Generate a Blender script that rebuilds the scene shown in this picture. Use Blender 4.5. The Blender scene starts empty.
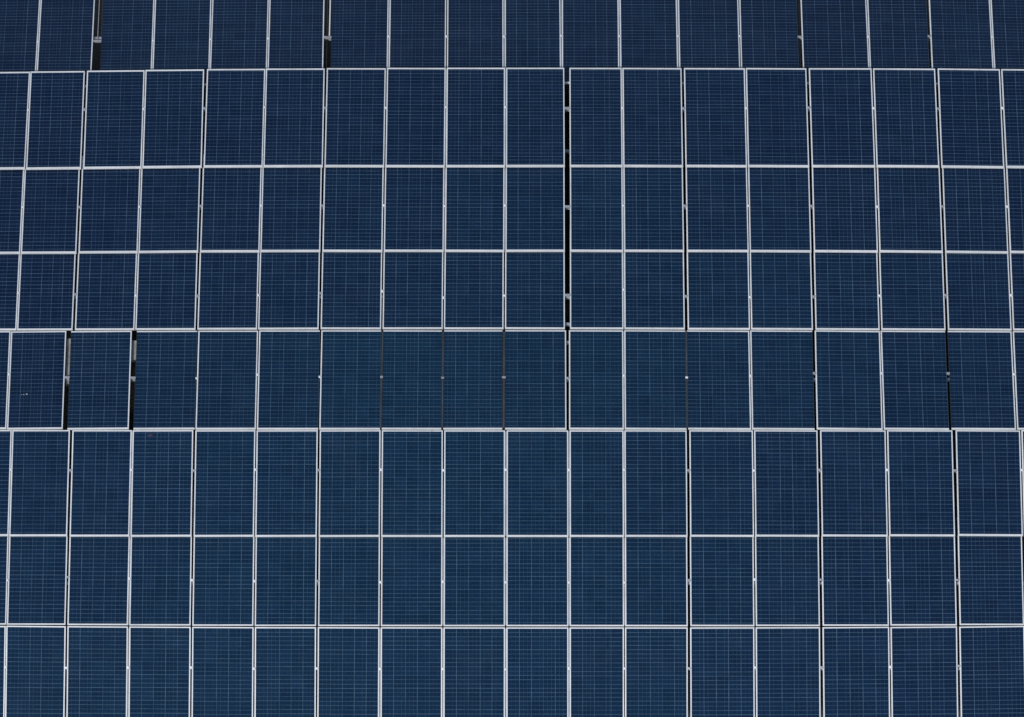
import bpy, bmesh, math, random
from mathutils import Vector, Matrix
random.seed(7)
R = math.radians
scene = bpy.context.scene
col = scene.collection

# ------------------------------------------------------------------ camera
# a drone's long lens looking straight down on panels that follow a slope
F = 4800.0            # focal length in pixels of a 1024 wide picture
H = 78.0              # height of the camera above the lowest table edge
W_PX, H_PX = 1024, 717
cam_d = bpy.data.cameras.new('camera')
cam = bpy.data.objects.new('camera', cam_d)
col.objects.link(cam)
cam.location = (0, 0, H)
cam.rotation_euler = (0, 0, 0)
cam_d.sensor_fit = 'HORIZONTAL'
cam_d.sensor_width = 36.0
cam_d.lens = F / W_PX * 36.0
cam_d.clip_start = 0.5
cam_d.clip_end = 6000
scene.camera = cam

# ------------------------------------------------------------------ materials
def new_mat(name):
    m = bpy.data.materials.new(name)
    m.use_nodes = True
    nt = m.node_tree
    nt.nodes.clear()
    out = nt.nodes.new('ShaderNodeOutputMaterial')
    b = nt.nodes.new('ShaderNodeBsdfPrincipled')
    nt.links.new(b.outputs[0], out.inputs[0])
    return m, nt, b

def math_node(nt, op, a, b=None, c=None):
    n = nt.nodes.new('ShaderNodeMath')
    n.operation = op
    for i, v in enumerate((a, b, c)):
        if v is None: continue
        if isinstance(v, (int, float)): n.inputs[i].default_value = v
        else: nt.links.new(v, n.inputs[i])
    return n.outputs[0]

def mix_col(nt, fac, a, b):
    n = nt.nodes.new('ShaderNodeMix')
    n.data_type = 'RGBA'
    for sock, v in ((n.inputs[0], fac), (n.inputs[6], a), (n.inputs[7], b)):
        if isinstance(v, (int, float)): sock.default_value = v
        elif isinstance(v, tuple): sock.default_value = (*v, 1)
        else: nt.links.new(v, sock)
    return n.outputs[2]

def noise(nt, vec, scale, detail=3, rough=0.55):
    n = nt.nodes.new('ShaderNodeTexNoise')
    n.inputs['Scale'].default_value = scale
    n.inputs['Detail'].default_value = detail
    n.inputs['Roughness'].default_value = rough
    if vec is not None: nt.links.new(vec, n.inputs['Vector'])
    return n.outputs['Fac']

def ramp(nt, fac, lo, hi, a=0.0, b=1.0):
    n = nt.nodes.new('ShaderNodeMapRange')
    n.inputs['From Min'].default_value = lo
    n.inputs['From Max'].default_value = hi
    n.inputs['To Min'].default_value = a
    n.inputs['To Max'].default_value = b
    n.clamp = True
    nt.links.new(fac, n.inputs['Value'])
    return n.outputs[0]

def cell_material():
    m, nt, b = new_mat('solar_cells')
    uv = nt.nodes.new('ShaderNodeUVMap'); uv.uv_map = 'cells'
    sep = nt.nodes.new('ShaderNodeSeparateXYZ'); nt.links.new(uv.outputs[0], sep.inputs[0])
    u, v = sep.outputs[0], sep.outputs[1]
    oi = nt.nodes.new('ShaderNodeObjectInfo')
    tc = nt.nodes.new('ShaderNodeTexCoord')
    geo = nt.nodes.new('ShaderNodeNewGeometry')

    def line(x, half):                     # 1 on a line at every whole number of x
        fr = math_node(nt, 'FRACT', math_node(nt, 'ADD', x, 0.5))
        d = math_node(nt, 'ABSOLUTE', math_node(nt, 'SUBTRACT', fr, 0.5))
        return math_node(nt, 'LESS_THAN', d, half)
    hor = line(v, 0.062)                   # bus bars
    ver = line(u, 0.022)                   # seams between the cell columns
    sub = line(math_node(nt, 'MULTIPLY', u, 3.0), 0.030)
    row_gap = line(math_node(nt, 'DIVIDE', v, 3.0), 0.026)
    # tint of every single crystal cell
    cu = math_node(nt, 'FLOOR', u)
    cv = math_node(nt, 'FLOOR', math_node(nt, 'DIVIDE', v, 3.0))
    comb = nt.nodes.new('ShaderNodeCombineXYZ')
    nt.links.new(cu, comb.inputs[0]); nt.links.new(cv, comb.inputs[1]); nt.links.new(oi.outputs['Random'], comb.inputs[2])
    wn = nt.nodes.new('ShaderNodeTexWhiteNoise'); wn.noise_dimensions = '3D'
    nt.links.new(comb.outputs[0], wn.inputs['Vector'])
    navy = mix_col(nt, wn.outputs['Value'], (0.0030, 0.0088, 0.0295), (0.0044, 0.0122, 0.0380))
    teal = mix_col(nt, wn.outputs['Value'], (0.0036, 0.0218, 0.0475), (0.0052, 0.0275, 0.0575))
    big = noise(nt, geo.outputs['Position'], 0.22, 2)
    panel_teal = nt.nodes.new('ShaderNodeSeparateColor'); nt.links.new(oi.outputs['Color'], panel_teal.inputs[0])
    tint = math_node(nt, 'ADD', math_node(nt, 'MULTIPLY', ramp(nt, big, 0.32, 0.66), 0.14), panel_teal.outputs[0])
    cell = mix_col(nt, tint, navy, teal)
    # crystal mottling
    vo = nt.nodes.new('ShaderNodeTexVoronoi'); vo.inputs['Scale'].default_value = 46
    nt.links.new(tc.outputs['Object'], vo.inputs['Vector'])
    grain = nt.nodes.new('ShaderNodeSeparateColor'); nt.links.new(vo.outputs['Color'], grain.inputs[0])
    hsv = nt.nodes.new('ShaderNodeHueSaturation')
    nt.links.new(cell, hsv.inputs['Color'])
    nt.links.new(ramp(nt, grain.outputs[0], 0, 1, 0.86, 1.14), hsv.inputs['Value'])
    cell = hsv.outputs[0]
    def per_line(x, seed, lo, hi):         # every line has its own strength
        cb = nt.nodes.new('ShaderNodeCombineXYZ')
        nt.links.new(math_node(nt, 'FLOOR', math_node(nt, 'ADD', x, 0.5)), cb.inputs[0])
        nt.links.new(oi.outputs['Random'], cb.inputs[1]); cb.inputs[2].default_value = seed
        w = nt.nodes.new('ShaderNodeTexWhiteNoise'); w.noise_dimensions = '3D'
        nt.links.new(cb.outputs[0], w.inputs['Vector'])
        return ramp(nt, w.outputs['Value'], 0, 1, lo, hi)
    hor = math_node(nt, 'MULTIPLY', hor, per_line(v, 1.0, 0.55, 1.25))
    ver = math_node(nt, 'MULTIPLY', ver, per_line(u, 2.0, 0.35, 1.3))
    sub = math_node(nt, 'MULTIPLY', sub, per_line(math_node(nt, 'MULTIPLY', u, 3.0), 3.0, 0.2, 1.6))
    silver = (0.047, 0.088, 0.134)
    c = mix_col(nt, math_node(nt, 'MULTIPLY', sub, 0.42), cell, silver)
    # solder lines are broken up, brighter in places
    br = noise(nt, tc.outputs['Object'], 5.0, 2)
    c = mix_col(nt, math_node(nt, 'MULTIPLY', hor, ramp(nt, br, 0.3, 0.7, 0.45, 0.95)), c, silver)
    c = mix_col(nt, math_node(nt, 'MULTIPLY', row_gap, 0.25), c, silver)
    br2 = noise(nt, tc.outputs['Object'], 3.1, 2)
    c = mix_col(nt, math_node(nt, 'MULTIPLY', ver, ramp(nt, br2, 0.3, 0.7, 0.25, 0.9)), c, (0.062, 0.112, 0.158))
    # thin dust, more along the lower frame edge
    dn = noise(nt, geo.outputs['Position'], 1.7, 5, 0.65)
    c = mix_col(nt, ramp(nt, dn, 0.50, 0.85, 0.0, 0.012), c, (0.26, 0.25, 0.23))
    nt.links.new(c, b.inputs['Base Color'])
    nt.links.new(ramp(nt, dn, 0.3, 0.8, 0.08, 0.16), b.inputs['Roughness'])
    b.inputs['IOR'].default_value = 1.24      # glass with an anti-reflective coat
    return m

def metal(name, base, metallic, rough, var=0.12, scale=9.0, stain=None):
    m, nt, b = new_mat(name)
    geo = nt.nodes.new('ShaderNodeNewGeometry')
    n1 = noise(nt, geo.outputs['Position'], scale, 5, 0.6)
    lo = tuple(x * (1 - var) for x in base); hi = tuple(min(1, x * (1 + var)) for x in base)
    c = mix_col(nt, ramp(nt, n1, 0.3, 0.7), lo, hi)
    if stain:
        n2 = noise(nt, geo.outputs['Position'], scale * 0.45, 6, 0.7)
        c = mix_col(nt, ramp(nt, n2, 0.56, 0.74, 0, 0.6), c, stain)
    nt.links.new(c, b.inputs['Base Color'])
    b.inputs['Metallic'].default_value = metallic
    nt.links.new(ramp(nt, n1, 0.2, 0.8, rough * 0.8, rough * 1.2), b.inputs['Roughness'])
    return m

M_CELL = cell_material()
def frame_material():
    m, nt, b = new_mat('anodised_aluminium')
    geo = nt.nodes.new('ShaderNodeNewGeometry')
    oi = nt.nodes.new('ShaderNodeObjectInfo')
    n1 = noise(nt, geo.outputs['Position'], 2.2, 5, 0.65)
    n2 = noise(nt, geo.outputs['Position'], 11.0, 4, 0.65)
    c = mix_col(nt, oi.outputs['Random'], (0.60, 0.622, 0.628), (0.68, 0.695, 0.70))
    c = mix_col(nt, ramp(nt, n1, 0.42, 0.72, 0, 0.75), c, (0.47, 0.49, 0.505))
    c = mix_col(nt, ramp(nt, n2, 0.60, 0.78, 0, 0.55), c, (0.30, 0.30, 0.295))
    nt.links.new(c, b.inputs['Base Color'])
    b.inputs['Metallic'].default_value = 0.12
    nt.links.new(ramp(nt, n1, 0.3, 0.7, 0.30, 0.50), b.inputs['Roughness'])
    return m
M_FRAME = frame_material()
M_CLAMP = metal('bright_aluminium', (0.64, 0.65, 0.66), 0.0, 0.4, 0.06)
M_RAIL = metal('galvanised_steel', (0.33, 0.345, 0.36), 0.4, 0.5, 0.15, 12)
M_STRIP = metal('weathered_strip', (0.040, 0.045, 0.052), 0.1, 0.6, 0.35, 3, (0.02, 0.02, 0.021))
M_STRIP_LIGHT = metal('pale_strip', (0.17, 0.18, 0.19), 0.1, 0.5, 0.3, 2.5)
M_BEAM = metal('dark_primer', (0.020, 0.019, 0.018), 0.0, 0.6, 0.3, 5)
M_DARK = metal('black_backing', (0.018, 0.018, 0.02), 0.0, 0.6, 0.2)
M_CONCRETE = metal('concrete', (0.23, 0.225, 0.205), 0.0, 0.9, 0.35, 9, (0.09, 0.085, 0.08))
M_DROP = metal('dried_dropping', (0.27, 0.275, 0.28), 0.0, 0.9, 0.2, 60)
M_RUST = metal('rusty_stain', (0.022, 0.018, 0.034), 0.0, 0.8, 0.3, 60)

def ground_material():
    m, nt, b = new_mat('dry_gravel')
    geo = nt.nodes.new('ShaderNodeNewGeometry')
    n1 = noise(nt, geo.outputs['Position'], 0.35, 6, 0.6)
    n2 = noise(nt, geo.outputs['Position'], 14.0, 6, 0.7)
    c = mix_col(nt, ramp(nt, n2, 0.3, 0.7), (0.022, 0.021, 0.020), (0.060, 0.057, 0.052))
    c = mix_col(nt, ramp(nt, n1, 0.45, 0.65, 0, 0.7), c, (0.028, 0.036, 0.018))
    nt.links.new(c, b.inputs['Base Color'])
    b.inputs['Roughness'].default_value = 0.95
    bump = nt.nodes.new('ShaderNodeBump'); bump.inputs['Strength'].default_value = 0.5
    nt.links.new(n2, bump.inputs['Height']); nt.links.new(bump.outputs[0], b.inputs['Normal'])
    return m
M_GROUND = ground_material()

# ------------------------------------------------------------------ mesh helpers
def add_box(bm, x0, x1, y0, y1, z0, z1, bevel=0.0):
    vs = [bm.verts.new(p) for p in ((x0,y0,z0),(x1,y0,z0),(x1,y1,z0),(x0,y1,z0),(x0,y0,z1),(x1,y0,z1),(x1,y1,z1),(x0,y1,z1))]
    fs = [bm.faces.new([vs[i] for i in f]) for f in ((3,2,1,0),(4,5,6,7),(0,1,5,4),(1,2,6,5),(2,3,7,6),(3,0,4,7))]
    if bevel:
        es = list({e for f in fs for e in f.edges})
        bmesh.ops.bevel(bm, geom=es, offset=bevel, segments=1, affect='EDGES')

def link_mesh(name, bm, mats, parent=None):
    me = bpy.data.meshes.new(name)
    bm.normal_update(); bm.to_mesh(me); bm.free()
    for m in (mats if isinstance(mats, (list, tuple)) else [mats]): me.materials.append(m)
    o = bpy.data.objects.new(name, me)
    col.objects.link(o)
    if parent: o.parent = parent
    return o

def empty(name, mat4):
    o = bpy.data.objects.new(name, None)
    o.empty_display_size = 0.2
    col.objects.link(o)
    o.matrix_world = mat4
    return o

def tag(o, label, cat, group=None):
    o['label'] = label; o['category'] = cat
    if group: o['group'] = group

# ------------------------------------------------------------------ measurements of the array
NF = -1     # an edge written as (x, NF) carries no wide frame member
def interp(pts, x):
    if x <= pts[0][0]: return pts[0][1]
    for (a, ya), (b, yb) in zip(pts, pts[1:]):
        if x <= b: return ya + (yb - ya) * (x - a) / (b - a)
    return pts[-1][1]

# left and right edge of each panel, seen along the top and the bottom of a row
A_T = [(-16,40.7),(40.9,95.7),(103.6,155),(155.2,212.2),(212.5,269.2),(269.6,325),(331.9,389.3),(389.8,446.4),(447.2,503.7),(504.6,560.7),(561.6,618.6),(619.4,676.9),(677.6,738.7),(739.3,797.0),(800.6,866.6),(866.9,926.4),(928.6,990.1),(990.4,1054)]
A_B = [(-22,35.3),(35.5,90.5),(99.2,151.2),(151.5,208.8),(209.1,266.6),(266.9,322.9),(330.6,387.5),(388.1,445.9),(446.6,503.7),(504.5,561.2),(561.9,619.7),(620.3,678.7),(679.4,740.5),(741.0,799.2),(803.0,869.9),(870.2,929.8),(932.2,994.2),(994.5,1058)]
B_T = [(-27,30.3),(30.6,85.2),(87.1,145.2),(145.7,204.7),(207.0,265.8),(266.1,325),(326.8,386.2),(387.1,446.0),(446.8,505.3),(506.1,564.7),(569.1,622),(622.3,682.1),(684,745.2),(745.8,807),(809,872),(873,935.4),(937.5,1000.4),(1001.6,1066)]
B_B = [(-33,25.3),(25.7,81),(82.8,141.3),(141.8,201.5),(203.4,262.5),(263,322.9),(324.2,384.2),(385,444.9),(445.6,505),(505.7,564.7),(569.8,622.7),(623.2,682.9),(685.2,747.1),(747.7,809),(811.4,875.2),(876.4,939.4),(941.4,1004.2),(1005.5,1071)]
C_T = [(-34,24.4),(24.7,80.2),(82,141),(141.4,200.8),(202.8,262.1),(262.5,322.2),(324.1,384),(385,444.8),(445.5,505),(505.7,564.8),(569.9,622.8),(623.4,683.2),(685.6,747.3),(748,809.6),(811.9,875.8),(876.9,940),(942.1,1005),(1006.2,1072)]
D_B = [(-42,16.5),(16.8,72.5),(74.6,134.4),(135,195.5),(197.1,257),(257.8,318.7),(320.4,381.2),(382.3,442.7),(443.7,503.5),(504.7,565),(569.8,623.6),(624.3,685),(687.6,750.2),(751,813),(815.3,879.6),(881.1,945.7),(947.9,1011.8),(1012.9,1078)]
E_T = [(-47,10.3),(10.6,66),(70.7,131.5),(136.8,197.3),(198.2,258.2),(259.0,320.1),(321.1,381.7),(383.4,442.1),(444.1,502.7),(505.3,566.4),(568.9,623.7),(624.4,685.6),(687,749.8),(750.3,812.7),(815.1,880.6),(881,945.2),(947.4,1012.3),(1012.9,1078)]
E_B = [(-51,6.9),(7.2,63.4),(67.6,129.4),(133.4,194.8),(195.4,256.1),(256.8,318.1),(319.3,379.8),(381.4,441.3),(443.1,502.3),(504.9,566.5),(568.9,623.7),(624.4,686.5),(688,751.1),(751.7,814.3),(816.2,882.4),(883.3,949.2),(951.6,1015.7),(1016.9,1082)]
F_T = [(-47,11.8),(12.1,69.8),(72.2,131.7),(132.3,193.2),(195.2,255.3),(256.2,317.9),(319.5,380.7),(381.6,443),(444.1,505.2),(506.6,568.5),(569.5,623.9),(624.4,687.1),(689.4,753.4),(754.2,818),(820.3,886.1),(887.3,952.8),(955.8,1020.9),(1021.7,1087)]
G_B = [(-53,6.4),(6.7,65.8),(67.2,128.3),(129.1,190.9),(192.2,253.7),(254.7,316.3),(318,379.7),(380.8,442.4),(443.4,505.2),(506.2,568.6),(569.4,624.2),(625,687.8),(690.2,754.4),(755.6,820),(822.4,889),(890.1,957),(959.4,1023.9),(1025.2,1091)]
H_B = [(-55,4.5),(4.8,64.8),(66.4,127.2),(128.3,190.2),(191.4,253.3),(254.3,315.9),(317,379.3),(380.3,442.4),(443.2,505.2),(506.2,568.7),(569.6,624.2),(624.9,688),(690.3,755),(756,820.9),(823.3,890.5),(891.6,958.5),(960.5,1026.5),(1027.5,1093)]
def blend(P, Q, t): return [(a + (c - a) * t, b + (d - b) * t) for (a, b), (c, d) in zip(P, Q)]
C_B = blend(C_T, D_B, 0.52); D_T = blend(C_T, D_B, 0.53)
F_B = blend(F_T, G_B, 0.555); G_T = blend(F_T, G_B, 0.56)

Y_BT = [(0,72.0),(85,70.8),(145,70.0),(207,69.0),(325,68.1),(445,67.8),(565,67.5),(640,67.9),(770,68.1),(872,68.1),(937,68.5),(1024,69.2)]
Y_BB = [(0,169.6),(80,168.9),(145,168.1),(204,167.4),(320,167.0),(565,166.9),(690,166.9),(875,167.1),(941,167.4),(1024,168.2)]
Y_BB = [(x, y - 0.6) for x, y in Y_BB]
Y_CB = [(0,253.9),(80,253.2),(200,252.3),(320,251.7),(565,251.6),(700,251.8),(875,252.2),(1024,253.2)]
Y_CB = [(x, y - 0.5) for x, y in Y_CB]
Y_DB = [(0,330.0),(130,329.7),(320,328.9),(450,328.7),(600,328.8),(700,329.3),(850,329.6),(1024,330.1)]
Y_DB = [(x, y - 0.25) for x, y in Y_DB]
Y_ET = [(0,331.0),(130,330.6),(320,330.1),(600,329.9),(700,330.3),(850,330.4),(1024,330.9)]
Y_ET = [(x, y + 0.2) for x, y in Y_ET]
Y_EB = [(0,429.0),(200,429.3),(560,429.3),(800,429.4),(1024,429.5)]
Y_EB = [(x, y - 0.3) for x, y in Y_EB]
Y_FT = [(0,430.0),(200,430.2),(560,430.3),(1024,430.2)]
Y_FB = [(0,536.4),(128,537.0),(320,537.2),(560,537.3),(800,537.0),(1024,536.3)]
Y_FB = [(x, y - 0.6) for x, y in Y_FB]
Y_GB = [(0,624.6),(100,625.2),(255,626.0),(500,626.3),(690,626.3),(820,626.0),(957,625.4),(1024,624.8)]
Y_GB = [(x, y - 0.2) for x, y in Y_GB]
Y_HT = [(x, y + 1.3) for x, y in Y_GB]
sh = lambda P, d: [(x, y + d) for x, y in P]

ROW_WORD = dict(A='topmost row', B='second row from the top', C='third row from the top', D='fourth row from the top',
                E='fifth row from the top', F='third row from the bottom', G='second row from the bottom', H='bottom row')
# order from the bottom of the picture up: row, tilt, visible top and bottom, hidden length at the top (px), rise above the row below it
# pitch = distance of two bus bars in px
ROWS = [
 dict(k='H', tilt=3,  T=blend(G_B,G_B,0), B=blend(G_B,H_B,1.35), yt=Y_HT, yb=sh(Y_HT,112), over=0,  rise=0.0,   pitch=4.27),
 dict(k='G', tilt=13, T=G_T, B=G_B, yt=Y_FB, yb=Y_GB, over=19, rise=0.0,   pitch=4.15),
 dict(k='F', tilt=17, T=F_T, B=F_B, yt=Y_FT, yb=Y_FB, over=0,  rise=0.085, pitch=3.96),
 dict(k='E', tilt=27, T=E_T, B=E_B, yt=Y_ET, yb=Y_EB, over=0,  rise=0.0,   pitch=3.77),
 dict(k='D', tilt=26, T=D_T, B=D_B, yt=Y_CB, yb=Y_DB, over=24, rise=0.0,   pitch=3.80),
 dict(k='C', tilt=28, T=C_T, B=C_B, yt=Y_BB, yb=Y_CB, over=14, rise=0.075, pitch=3.71),
 dict(k='B', tilt=30, T=B_T, B=B_B, yt=Y_BT, yb=Y_BB, over=0,  rise=0.075, pitch=3.52),
 dict(k='A', tilt=36, T=A_T, B=A_B, yt=sh(Y_BT,-76), yb=sh(Y_BT,15.5), over=0, rise=-0.125, pitch=3.08),
]

def ray(px, py): return (px - W_PX / 2) / F, (H_PX / 2 - py) / F

class Plane:
    def __init__(s, tilt, Yb, zb): s.t = math.tan(R(tilt)); s.tilt = tilt; s.Yb = Yb; s.zb = zb
    def hit(s, px, py, up=0.0):
        dx, dy = ray(px, py)
        d = (H - s.zb - up / math.cos(R(s.tilt)) - s.t * s.Yb) / (1 - s.t * dy)
        return Vector((dx * d, dy * d, H - d))
    def basis(s):
        v = Vector((0, math.cos(R(s.tilt)), -math.sin(R(s.tilt))))
        u = Vector((1, 0, 0))
        return u, v, u.cross(v)

z_now = 0.0
profile = []
for r in ROWS:
    yb = interp(r['yb'], 512); ytv = interp(r['yt'], 512)
    seam = yb if r['k'] != 'A' else ytv + 76
    # the row starts where the row below it ended (plus its rise)
    d0 = (H - z_now - r['rise'])
    Yb = ray(0, seam)[1] * d0
    r['plane'] = Plane(r['tilt'], Yb, z_now + r['rise'])
    top = r['plane'].hit(512, ytv)
    profile.append((Yb, z_now + r['rise']))
    z_now = top.z
    r['ztop'] = top.z
profile.append((top.y, top.z))
BY = {r['k']: r for r in ROWS}

# ------------------------------------------------------------------ the ground
def ground_z(y):
    y0, z0 = profile[0]; y1, z1 = profile[-1]
    D = 1.45
    if y <= y0: return z0 - D - 0.02 * min(30, (y0 - y)) * 1.0
    if y >= y1:
        t = y - y1
        return z1 - D - 0.62 * 6 * (1 - math.exp(-t / 6))
    for (a, za), (b, zb) in zip(profile, profile[1:]):
        if y <= b: return za + (zb - za) * (y - a) / (b - a) - D
bm = bmesh.new()
xs = [-2500,-800,-250,-80,-40] + [i for i in range(-24, 25, 2)] + [40,80,250,800,2500]
ys = [-2500,-800,-250,-80,-40,-25,-15,-10] + [-8 + 0.5 * i for i in range(0, 41)] + [14,17,21,26,34,50,90,250,800,2500]
grid = [[bm.verts.new((x, y, ground_z(y) + (0.05 * math.sin(x * 1.7 + y * 2.3) + 0.04 * math.sin(x * 0.9 - y * 1.1)))) for x in xs] for y in ys]
for j in range(len(ys) - 1):
    for i in range(len(xs) - 1):
        f = bm.faces.new((grid[j][i], grid[j][i+1], grid[j+1][i+1], grid[j+1][i])); f.smooth = True
g = link_mesh('ground', bm, M_GROUND)
g['kind'] = 'structure'

# ------------------------------------------------------------------ solar panels
FW = 0.0198           # visible width of a frame member
FH = 0.035            # height of the frame
# sides without a wide white member: row -> {index: 'L', 'R' or 'LR'}
THIN = {'A': {2:'L', 6:'L', 13:'R', 15:'R'},
        'E': {2:'L', 3:'LR', 5:'R', 6:'R', 7:'LR', 8:'LR', 9:'L', 11:'R', 12:'L', 13:'R', 15:'R', 16:'L'}}
ORD = ['first','second','third','fourth','fifth','sixth','seventh','eighth','ninth','tenth','eleventh','twelfth',
       'thirteenth','fourteenth','fifteenth','sixteenth','seventeenth','eighteenth']
# how teal the cells are: set by row and column, strongest in the middle of the lower rows
TEAL_BY_ROW = {'A': [(0,.02),(5,.06),(9,.14),(12,.05),(17,.0)],      'B': [(0,.04),(5,.10),(9,.18),(12,.10),(17,.02)],
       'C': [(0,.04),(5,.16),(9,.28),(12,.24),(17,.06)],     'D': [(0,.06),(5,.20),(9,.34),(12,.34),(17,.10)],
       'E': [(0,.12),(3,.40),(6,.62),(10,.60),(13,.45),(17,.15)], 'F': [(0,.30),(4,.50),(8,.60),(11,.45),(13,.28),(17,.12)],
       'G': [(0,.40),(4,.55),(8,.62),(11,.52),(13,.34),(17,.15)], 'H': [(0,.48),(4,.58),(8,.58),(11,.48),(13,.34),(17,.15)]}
def teal_amount(k, i): return 0.85 * interp(TEAL_BY_ROW[k], i)
SKIP = {('G',17), ('H',17)}

def panel_label(k, i):
    row = ROW_WORD[k]
    if i == 0: return f'blue solar panel cut off at the left picture edge, {row}'
    last = 16 if k in 'GH' else 17
    if i == last: return f'blue solar panel at the right picture edge, {row}'
    if i == 10 and k != 'A': look = 'narrow blue solar panel right of the black slit'; return f'{look}, {row}'
    extra = ''
    if k in THIN and i in THIN[k]:
        extra = {'L':'without white left side', 'R':'without white right side', 'LR':'without white sides'}[THIN[k][i]]
        return f'blue panel {extra}, {ORD[i]} from left, {row}'
    if k == 'E' and i == 1: return 'blue solar panel with a small pale smear, second from left in fifth row'
    if k == 'F' and i == 3: return 'blue solar panel with a reddish spot on top, third row from the bottom'
    if k in 'BCD' and i == 9: return f'blue solar panel left of the wide black slit, {row}'
    return f'white framed blue solar panel, {ORD[i]} from the left, {row}'

panels = {}
for r in ROWS:
    k, P = r['k'], r['plane']
    u0, v0, n0 = P.basis()
    for i in range(18):
        if (k, i) in SKIP: continue
        (tl, tr), (bl, br) = r['T'][i], r['B'][i]
        if k == 'A': pass
        thin = THIN.get(k, {}).get(i, '')
        if 'L' not in thin: tl += 0.16; bl += 0.16
        if 'R' not in thin: tr -= 0.16; br -= 0.16
        TL = P.hit(tl, interp(r['yt'], tl)); TR = P.hit(tr, interp(r['yt'], tr))
        BL = P.hit(bl, interp(r['yb'], bl)); BR = P.hit(br, interp(r['yb'], br))
        u = ((TR - TL) + (BR - BL)).normalized()
        v = n0.cross(u).normalized()
        side = ((TL - BL) + (TR - BR)).normalized()
        v = (v + side).normalized(); u = v.cross(n0).normalized()
        w = ((TR - TL).dot(u) + (BR - BL).dot(u)) / 2
        h = ((TL - BL).dot(v) + (TR - BR).dot(v)) / 2
        c = (TL + TR + BL + BR) / 4
        if r['over']:
            ex = r['over'] / 4.15 * 0.0695 / 1.0
            c = c + v * ex / 2; h += ex
        # no two panels sit quite the same
        tiltx = random.gauss(0, R(0.10)); tilty = random.gauss(0, R(0.18))
        m3 = Matrix((u, v, n0)).transposed() @ Matrix.Rotation(tiltx, 3, 'X') @ Matrix.Rotation(tilty, 3, 'Y')
        mat4 = Matrix.Translation(c) @ m3.to_4x4()
        e = empty('solar_panel', mat4)
        tag(e, panel_label(k, i), 'solar panel', 'solar panels laid edge to edge')
        panels[k, i] = (mat4, w, h)
        thin = THIN.get(k, {}).get(i, '')
        fl = 0.004 if 'L' in thin else FW
        fr = 0.004 if 'R' in thin else FW
        ft = fb = FW * (1.0 / max(0.8, math.cos(R(r['tilt'])))) * (1.02)
        if k in 'BCF': fb *= 1.35
        if k == 'B': ft *= 1.25
        x0, x1, y0, y1 = -w/2, w/2, -h/2, h/2
        # frame: a mitred ring with a small chamfer on its outer top edge
        bm = bmesh.new()
        ch = 0.0025
        loops = []
        for (ins, z) in ((0, -FH), (0, -ch), (ch, 0)):
            loops.append([bm.verts.new(p) for p in ((x0+ins,y0+ins,z),(x1-ins,y0+ins,z),(x1-ins,y1-ins,z),(x0+ins,y1-ins,z))])
        for z in (0, -0.006):
            loops.append([bm.verts.new(p) for p in ((x0+fl,y0+fb,z),(x1-fr,y0+fb,z),(x1-fr,y1-ft,z),(x0+fl,y1-ft,z))])
        for a, b_ in zip(loops, loops[1:]):
            for q in range(4):
                f = bm.faces.new((a[q], a[(q+1) % 4], b_[(q+1) % 4], b_[q]))
                if (q == 3 and 'L' in thin) or (q == 1 and 'R' in thin): f.material_index = 1     # black edge trim
        link_mesh('frame', bm, [M_FRAME, M_DARK], e)
        # cell sheet: a 5 mm laminate, its top just under the frame
        bm = bmesh.new()
        uvl = bm.loops.layers.uv.new('cells')
        gx0, gx1, gy0, gy1 = x0 + fl - 0.001, x1 - fr + 0.001, y0 + fb - 0.001, y1 - ft + 0.001
        d_mid = H - c.z
        pitch = r['pitch'] * d_mid / F / math.cos(R(r['tilt']))
        gw = gx1 - gx0
        if i == 10 and k != 'A':
            cw = (gw) / 4.43
            cuts = [(gx0, 0.0), (gx0 + 3.0 * cw, 3.0), (gx0 + 3.43 * cw, 3.43), (gx1, 5.0)]
            spans = [(gx0, gx0 + 3.43 * cw, 0.0, 3.43), (gx0 + 3.43 * cw, gx1, 4.0, 5.0)]
        else:
            spans = [(gx0, gx1, 0.0, 5.0)]
        off = random.choice((0.35, 0.45, 0.55))
        zt, zb_ = -0.0035, -0.0085
        for (xa, xb, ua, ub) in spans:
            vs = [bm.verts.new(p) for p in ((xa,gy0,zt),(xb,gy0,zt),(xb,gy1,zt),(xa,gy1,zt))]
            f = bm.faces.new(vs)
            va, vb = off, off + (gy1 - gy0) / pitch
            for lp, (uu, vv) in zip(f.loops, ((ua,va),(ub,va),(ub,vb),(ua,vb))): lp[uvl].uv = (uu, vv)
        vs = [bm.verts.new(p) for p in ((gx0,gy0,zb_),(gx0,gy1,zb_),(gx1,gy1,zb_),(gx1,gy0,zb_))]
        f = bm.faces.new(vs); f.material_index = 1
        cs = link_mesh('cell_sheet', bm, [M_CELL, M_DARK], e)
        t_ = min(1, max(0, teal_amount(k, i) + random.gauss(0, 0.03)))
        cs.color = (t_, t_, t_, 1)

# ------------------------------------------------------------------ rails with clamps and posts
CLAMP_Y = {
 'A': lambda x: interp([(0,41.5),(90,41),(212,39),(330,37.5),(400,36.2),(700,36.2),(1024,36.6)], x),
 'B': lambda x: interp([(0,110.5),(84,109.5),(205,108.2),(330,107.2),(1024,108.5)], x),
 'C': lambda x: interp([(0,207.5),(300,205.5),(1024,206.5)], x),
 'D': lambda x: interp([(0,292.5),(130,296),(260,295.5),(380,291),(450,298),(504,296),(560,295.5),(622,289.5),(690,297),(1024,295)], x),
 'E': lambda x: interp([(8,373.9),(68,377),(197,378),(230,374),(290,374.5),(318,377),(567,378),(624,376),(686,378),(750,376),(815,373),(1014,374)], x),
 'F': lambda x: 470.0, 'G': lambda x: interp([(0,580),(70,577.5),(200,580),(400,582),(640,583),(700,580),(1024,580)], x),
 'H': lambda x: interp([(0,667),(200,668),(400,669.5),(700,668),(1024,666)], x)}

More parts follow.
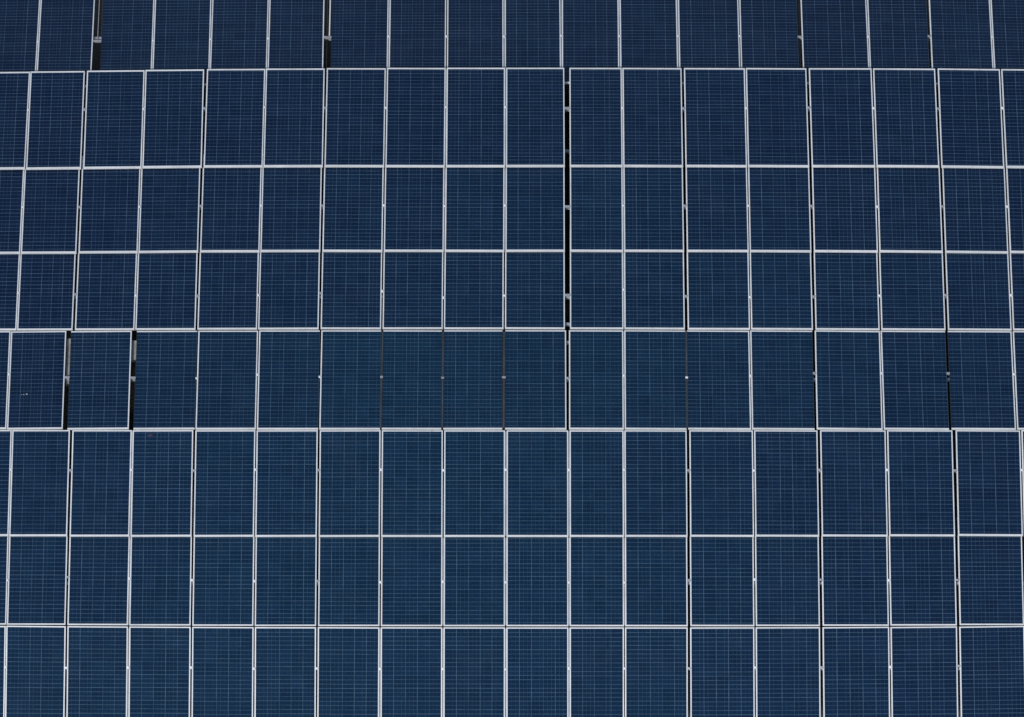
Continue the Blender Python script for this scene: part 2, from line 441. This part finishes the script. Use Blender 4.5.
def rail(k, py, label, clamps=True, posts=True, drop=0.0, x0=-60, x1=1086):
    r = BY[k]; P = r['plane']; u0, v0, n0 = P.basis()
    a = P.hit(x0, py); b = P.hit(x1, py)
    c = (a + b) / 2
    m3 = Matrix((u0, v0, n0)).transposed()
    c = c - n0 * (FH + 0.004 + drop)
    mat4 = Matrix.Translation(c) @ m3.to_4x4()
    e = empty('mounting_rail', mat4)
    tag(e, label, 'mounting rail', 'metal rails under the solar panels')
    L = (b - a).length / 2
    bm = bmesh.new()
    add_box(bm, -L, L, -0.022, 0.022, -0.042, 0.0, 0.003)       # hollow channel look: body, two lips
    add_box(bm, -L, L, -0.030, -0.0225, -0.045, -0.034)
    add_box(bm, -L, L, 0.0225, 0.030, -0.045, -0.034)
    link_mesh('channel', bm, M_RAIL, e)
    inv = mat4.inverted()
    if clamps:
        for i in range(17):
            if (k, i + 1) in SKIP: continue
            lx = interp2(r, i, 1); rx = interp2(r, i + 1, 0)
            t = row_t(r, CLAMP_Y[k]((lx + rx) / 2))
            lx = r['T'][i][1] + (r['B'][i][1] - r['T'][i][1]) * t
            rx = r['T'][i+1][0] + (r['B'][i+1][0] - r['T'][i+1][0]) * t
            if lx < -3: continue
            yy = CLAMP_Y[k]((lx + rx) / 2) + random.uniform(-0.5, 0.5)
            p = inv @ P.hit((lx + rx) / 2, yy)
            half = max(0.012, (rx - lx) / 2 * 78 / F + 0.009)
            top = FH + 0.004 + drop
            bm = bmesh.new()
            hl = random.uniform(0.016, 0.021)
            add_box(bm, p.x - half, p.x + half, p.y - hl, p.y + hl, top + 0.0012, top + 0.0055, 0.001)   # cap over both frames
            gapw = max(0.003, (rx - lx) / 2 * 78 / F - 0.0015)
            add_box(bm, p.x - gapw, p.x + gapw, p.y - hl * 0.8, p.y + hl * 0.8, 0.0, top + 0.001)          # stem
            bmesh.ops.create_cone(bm, cap_ends=True, segments=8, radius1=0.007, radius2=0.006, depth=0.006,
                                  matrix=Matrix.Translation((p.x, p.y, top + 0.0085)))                        # bolt head
            link_mesh('clamp', bm, M_RAIL if rx - lx > 1.5 else M_CLAMP, e)
    if posts:
        for fx in (-0.82, -0.4, 0.03, 0.42, 0.83):
            pw = mat4 @ Vector((fx * L, 0, -0.042))
            length = pw.z - ground_z(pw.y) + 0.12
            bm = bmesh.new()
            add_box(bm, -0.03, 0.03, -0.03, 0.03, -length, 0.0, 0.004)
            add_box(bm, -0.06, 0.06, -0.05, 0.05, -0.012, 0.0)
            po = link_mesh('post', bm, M_RAIL)
            po.parent = e
            po.matrix_parent_inverse = mat4.inverted()
            po.matrix_basis = Matrix.Translation(pw)
    return e

def row_t(r, py):
    yt, yb = interp(r['yt'], 512), interp(r['yb'], 512)
    return (py - yt) / (yb - yt)
def interp2(r, i, side): return (r['T'][i][side] + r['B'][i][side]) / 2

RW = {'A':'in the topmost row','B':'in the second row from the top','C':'in the third row from the top','D':'in the fourth row from the top',
      'E':'in the fifth row from the top','F':'in the third row from the bottom','G':'in the second row from the bottom','H':'in the bottom row'}
for k in 'ABCDEFGH':
    rail(k, CLAMP_Y[k](560), f'metal rail with bright clamps in the joints {RW[k]}')
rail('B', 146, 'bare rail crossing the black slit low in the second row from the top', clamps=False, posts=False, drop=0.10, x0=540, x1=600)
rail('D', 322.6, 'bare grey rail crossing the black slit at the foot of the fourth row', clamps=False, posts=False, x0=540, x1=600)
rail('E', 341, 'bare grey rail crossing the black slit near the head of the fifth row', clamps=False, posts=False, x0=540, x1=600)

# ------------------------------------------------------------------ beams seen in the open joints of the topmost row
def beam(k, px0, px1, py0, py1, wide, down, mat, label, name='support_beam', cat='support beam', group=None, thick=0.05):
    P = BY[k]['plane']; u0, v0, n0 = P.basis()
    a = P.hit(px0, py0); b = P.hit(px1, py1)              # a at the upper end
    v = (a - b).normalized(); u = v.cross(n0).normalized()
    c = (a + b) / 2 - n0 * down
    mat4 = Matrix.Translation(c) @ Matrix((u, v, n0)).transposed().to_4x4()
    L = (a - b).length / 2
    bm = bmesh.new()
    add_box(bm, -wide/2, wide/2, -L, L, -thick, 0.0, min(0.004, wide * 0.12))
    o = link_mesh(name, bm, mat)
    o.matrix_world = mat4
    tag(o, label, cat, group)
    o['kind'] = 'thing'
    return o
beam('A', 99.5, 97.4, -5, 40, 0.012, 0.03, M_RAIL, 'thin silver beam in the open joint at the upper left', group='beams in the open joints')
beam('A', 103.0, 101.3, -5, 38, 0.032, 0.06, M_BEAM, 'dark brown beam beside the thin silver beam at the upper left', group='beams in the open joints')
beam('A', 330.5, 329.4, -6, 37, 0.022, 0.012, M_FRAME, 'pale beam in the open joint of the topmost row, above its clamp', group='beams in the open joints')
beam('A', 327.6, 326.0, -6, 84, 0.016, 0.05, M_BEAM, 'thin grey beam running down the open joint beside the pale beam', group='beams in the open joints')
beam('A', 798.3, 800.6, -6, 80, 0.034, 0.04, M_BEAM, 'dark brown beam in the open joint of the topmost row, right half', group='beams in the open joints')
# concrete under the two open joints of the fifth row
beam('E', 68.9, 67.6, 337, 382, 0.075, 0.05, M_CONCRETE, 'long pale concrete block in the leftmost open joint of the fifth row', 'concrete_block', 'concrete block', 'concrete blocks in the open joints', 0.1)
beam('E', 134.3, 133.6, 339, 358, 0.10, 0.05, M_CONCRETE, 'short pale concrete block in the open joint left of the third panel', 'concrete_block', 'concrete block', 'concrete blocks in the open joints', 0.1)

# ------------------------------------------------------------------ strips that close some of the joints
def strip(k, i, mat, look, depth=0.004):
    r = BY[k]; P = r['plane']; u0, v0, n0 = P.basis()
    yt, yb = interp(r['yt'], 512), interp(r['yb'], 512)
    lt, rt = r['T'][i][1], r['T'][i+1][0]; lb, rb = r['B'][i][1], r['B'][i+1][0]
    a = P.hit((lt + rt) / 2, yt + 1.2); b = P.hit((lb + rb) / 2, yb - 1.2)
    v = (a - b).normalized(); u = v.cross(n0).normalized()
    wide = max(0.006, ((rt - lt) + (rb - lb)) / 2 * 78 / F + (0.002 if k == 'E' and i in (6, 7, 8, 11) else 0.006))
    if k == 'E' and i in (6, 7, 8, 11): wide *= 0.72
    mat4 = Matrix.Translation((a + b) / 2 - n0 * depth) @ Matrix((u, v, n0)).transposed().to_4x4()
    L = (a - b).length / 2
    bm = bmesh.new()
    add_box(bm, -wide/2, wide/2, -L, L, -0.02, 0.0)
    o = link_mesh('joint_strip', bm, mat)
    o.matrix_world = mat4
    tag(o, f'{look} strip between {ORD[i]} and {ORD[i+1]} panels, {ROW_WORD[k]}', 'joint strip', 'strips closing the joints between panels')
for k, i in (('E',6),('E',7),('E',8),('E',11)): strip(k, i, M_STRIP, 'narrow weathered grey')
for k, i in (('A',6),('A',8),('A',9),('A',10),('B',10),('C',10),('D',10),('E',10),('F',8),('F',9),('F',10),('G',7),('G',8),('G',9),('G',10),
             ('H',6),('H',7),('H',8),('H',9),('C',7),('C',8),('B',7),('B',8),('H',2),('G',2),('F',2),('A',11)):
    strip(k, i, M_STRIP_LIGHT, 'narrow pale grey')

# ------------------------------------------------------------------ small marks on the glass
def splat(k, px, py, pts, mat, name, label, cat):
    P = BY[k]['plane']; u0, v0, n0 = P.basis()
    c = P.hit(px, py) - n0 * 0.0032
    bm = bmesh.new()
    for (dx, dy, rx, ry) in pts:
        N = 12
        ring = []
        for z, s in ((0, 1.0), (0.0015, 0.7)):
            ring.append([bm.verts.new((dx + rx * s * math.cos(q * 2 * math.pi / N) * random.uniform(0.8, 1.2),
                                       dy + ry * s * math.sin(q * 2 * math.pi / N) * random.uniform(0.8, 1.2), z + 0.003)) for q in range(N)])
        for q in range(N): bm.faces.new((ring[0][q], ring[0][(q+1) % N], ring[1][(q+1) % N], ring[1][q]))
        bm.faces.new(ring[1])
    o = link_mesh(name, bm, mat)
    o.matrix_world = Matrix.Translation(c) @ Matrix((u0, v0, n0)).transposed().to_4x4()
    tag(o, label, cat)
splat('E', 26.8, 394.2, [(0,0,0.016,0.012),(-0.05,-0.006,0.014,0.007),(-0.085,-0.01,0.01,0.005)], M_DROP, 'bird_dropping',
      'small pale smear on the second panel of the fifth row', 'dropping')
splat('F', 150.2, 435.6, [(0,0,0.035,0.022),(0.02,0.015,0.022,0.015),(-0.03,0.01,0.015,0.012)], M_RUST, 'rusty_spot',
      'small reddish brown spot near the top of a panel, lower left', 'stain')

# ------------------------------------------------------------------ light
SUN_EL, SUN_AZ = 53.0, 252.0          # azimuth clockwise from +Y (top of the picture)
world = bpy.data.worlds.new('World')
scene.world = world
world.use_nodes = True
nt = world.node_tree
bg = nt.nodes['Background']
sky = nt.nodes.new('ShaderNodeTexSky')
sky.sky_type = 'NISHITA'
sky.sun_disc = False
sky.sun_elevation = R(SUN_EL)
sky.sun_rotation = R(SUN_AZ)
sky.air_density = 1.0; sky.dust_density = 1.5; sky.ozone_density = 1.0
nt.links.new(sky.outputs[0], bg.inputs[0])
bg.inputs[1].default_value = 0.11
sd = bpy.data.lights.new('sun', 'SUN')
sd.energy = 3.0
sd.angle = R(8)
sd.color = (1.0, 0.965, 0.91)
so = bpy.data.objects.new('sun', sd)
col.objects.link(so)
dirv = Vector((math.sin(R(SUN_AZ)) * math.cos(R(SUN_EL)), math.cos(R(SUN_AZ)) * math.cos(R(SUN_EL)), math.sin(R(SUN_EL))))
so.rotation_euler = dirv.to_track_quat('Z', 'Y').to_euler()
so.location = dirv * 60

vs = scene.view_settings
vs.view_transform = 'Standard'
vs.look = 'None'
vs.exposure = 0.24
vs.gamma = 1.0
vs.use_curve_mapping = False
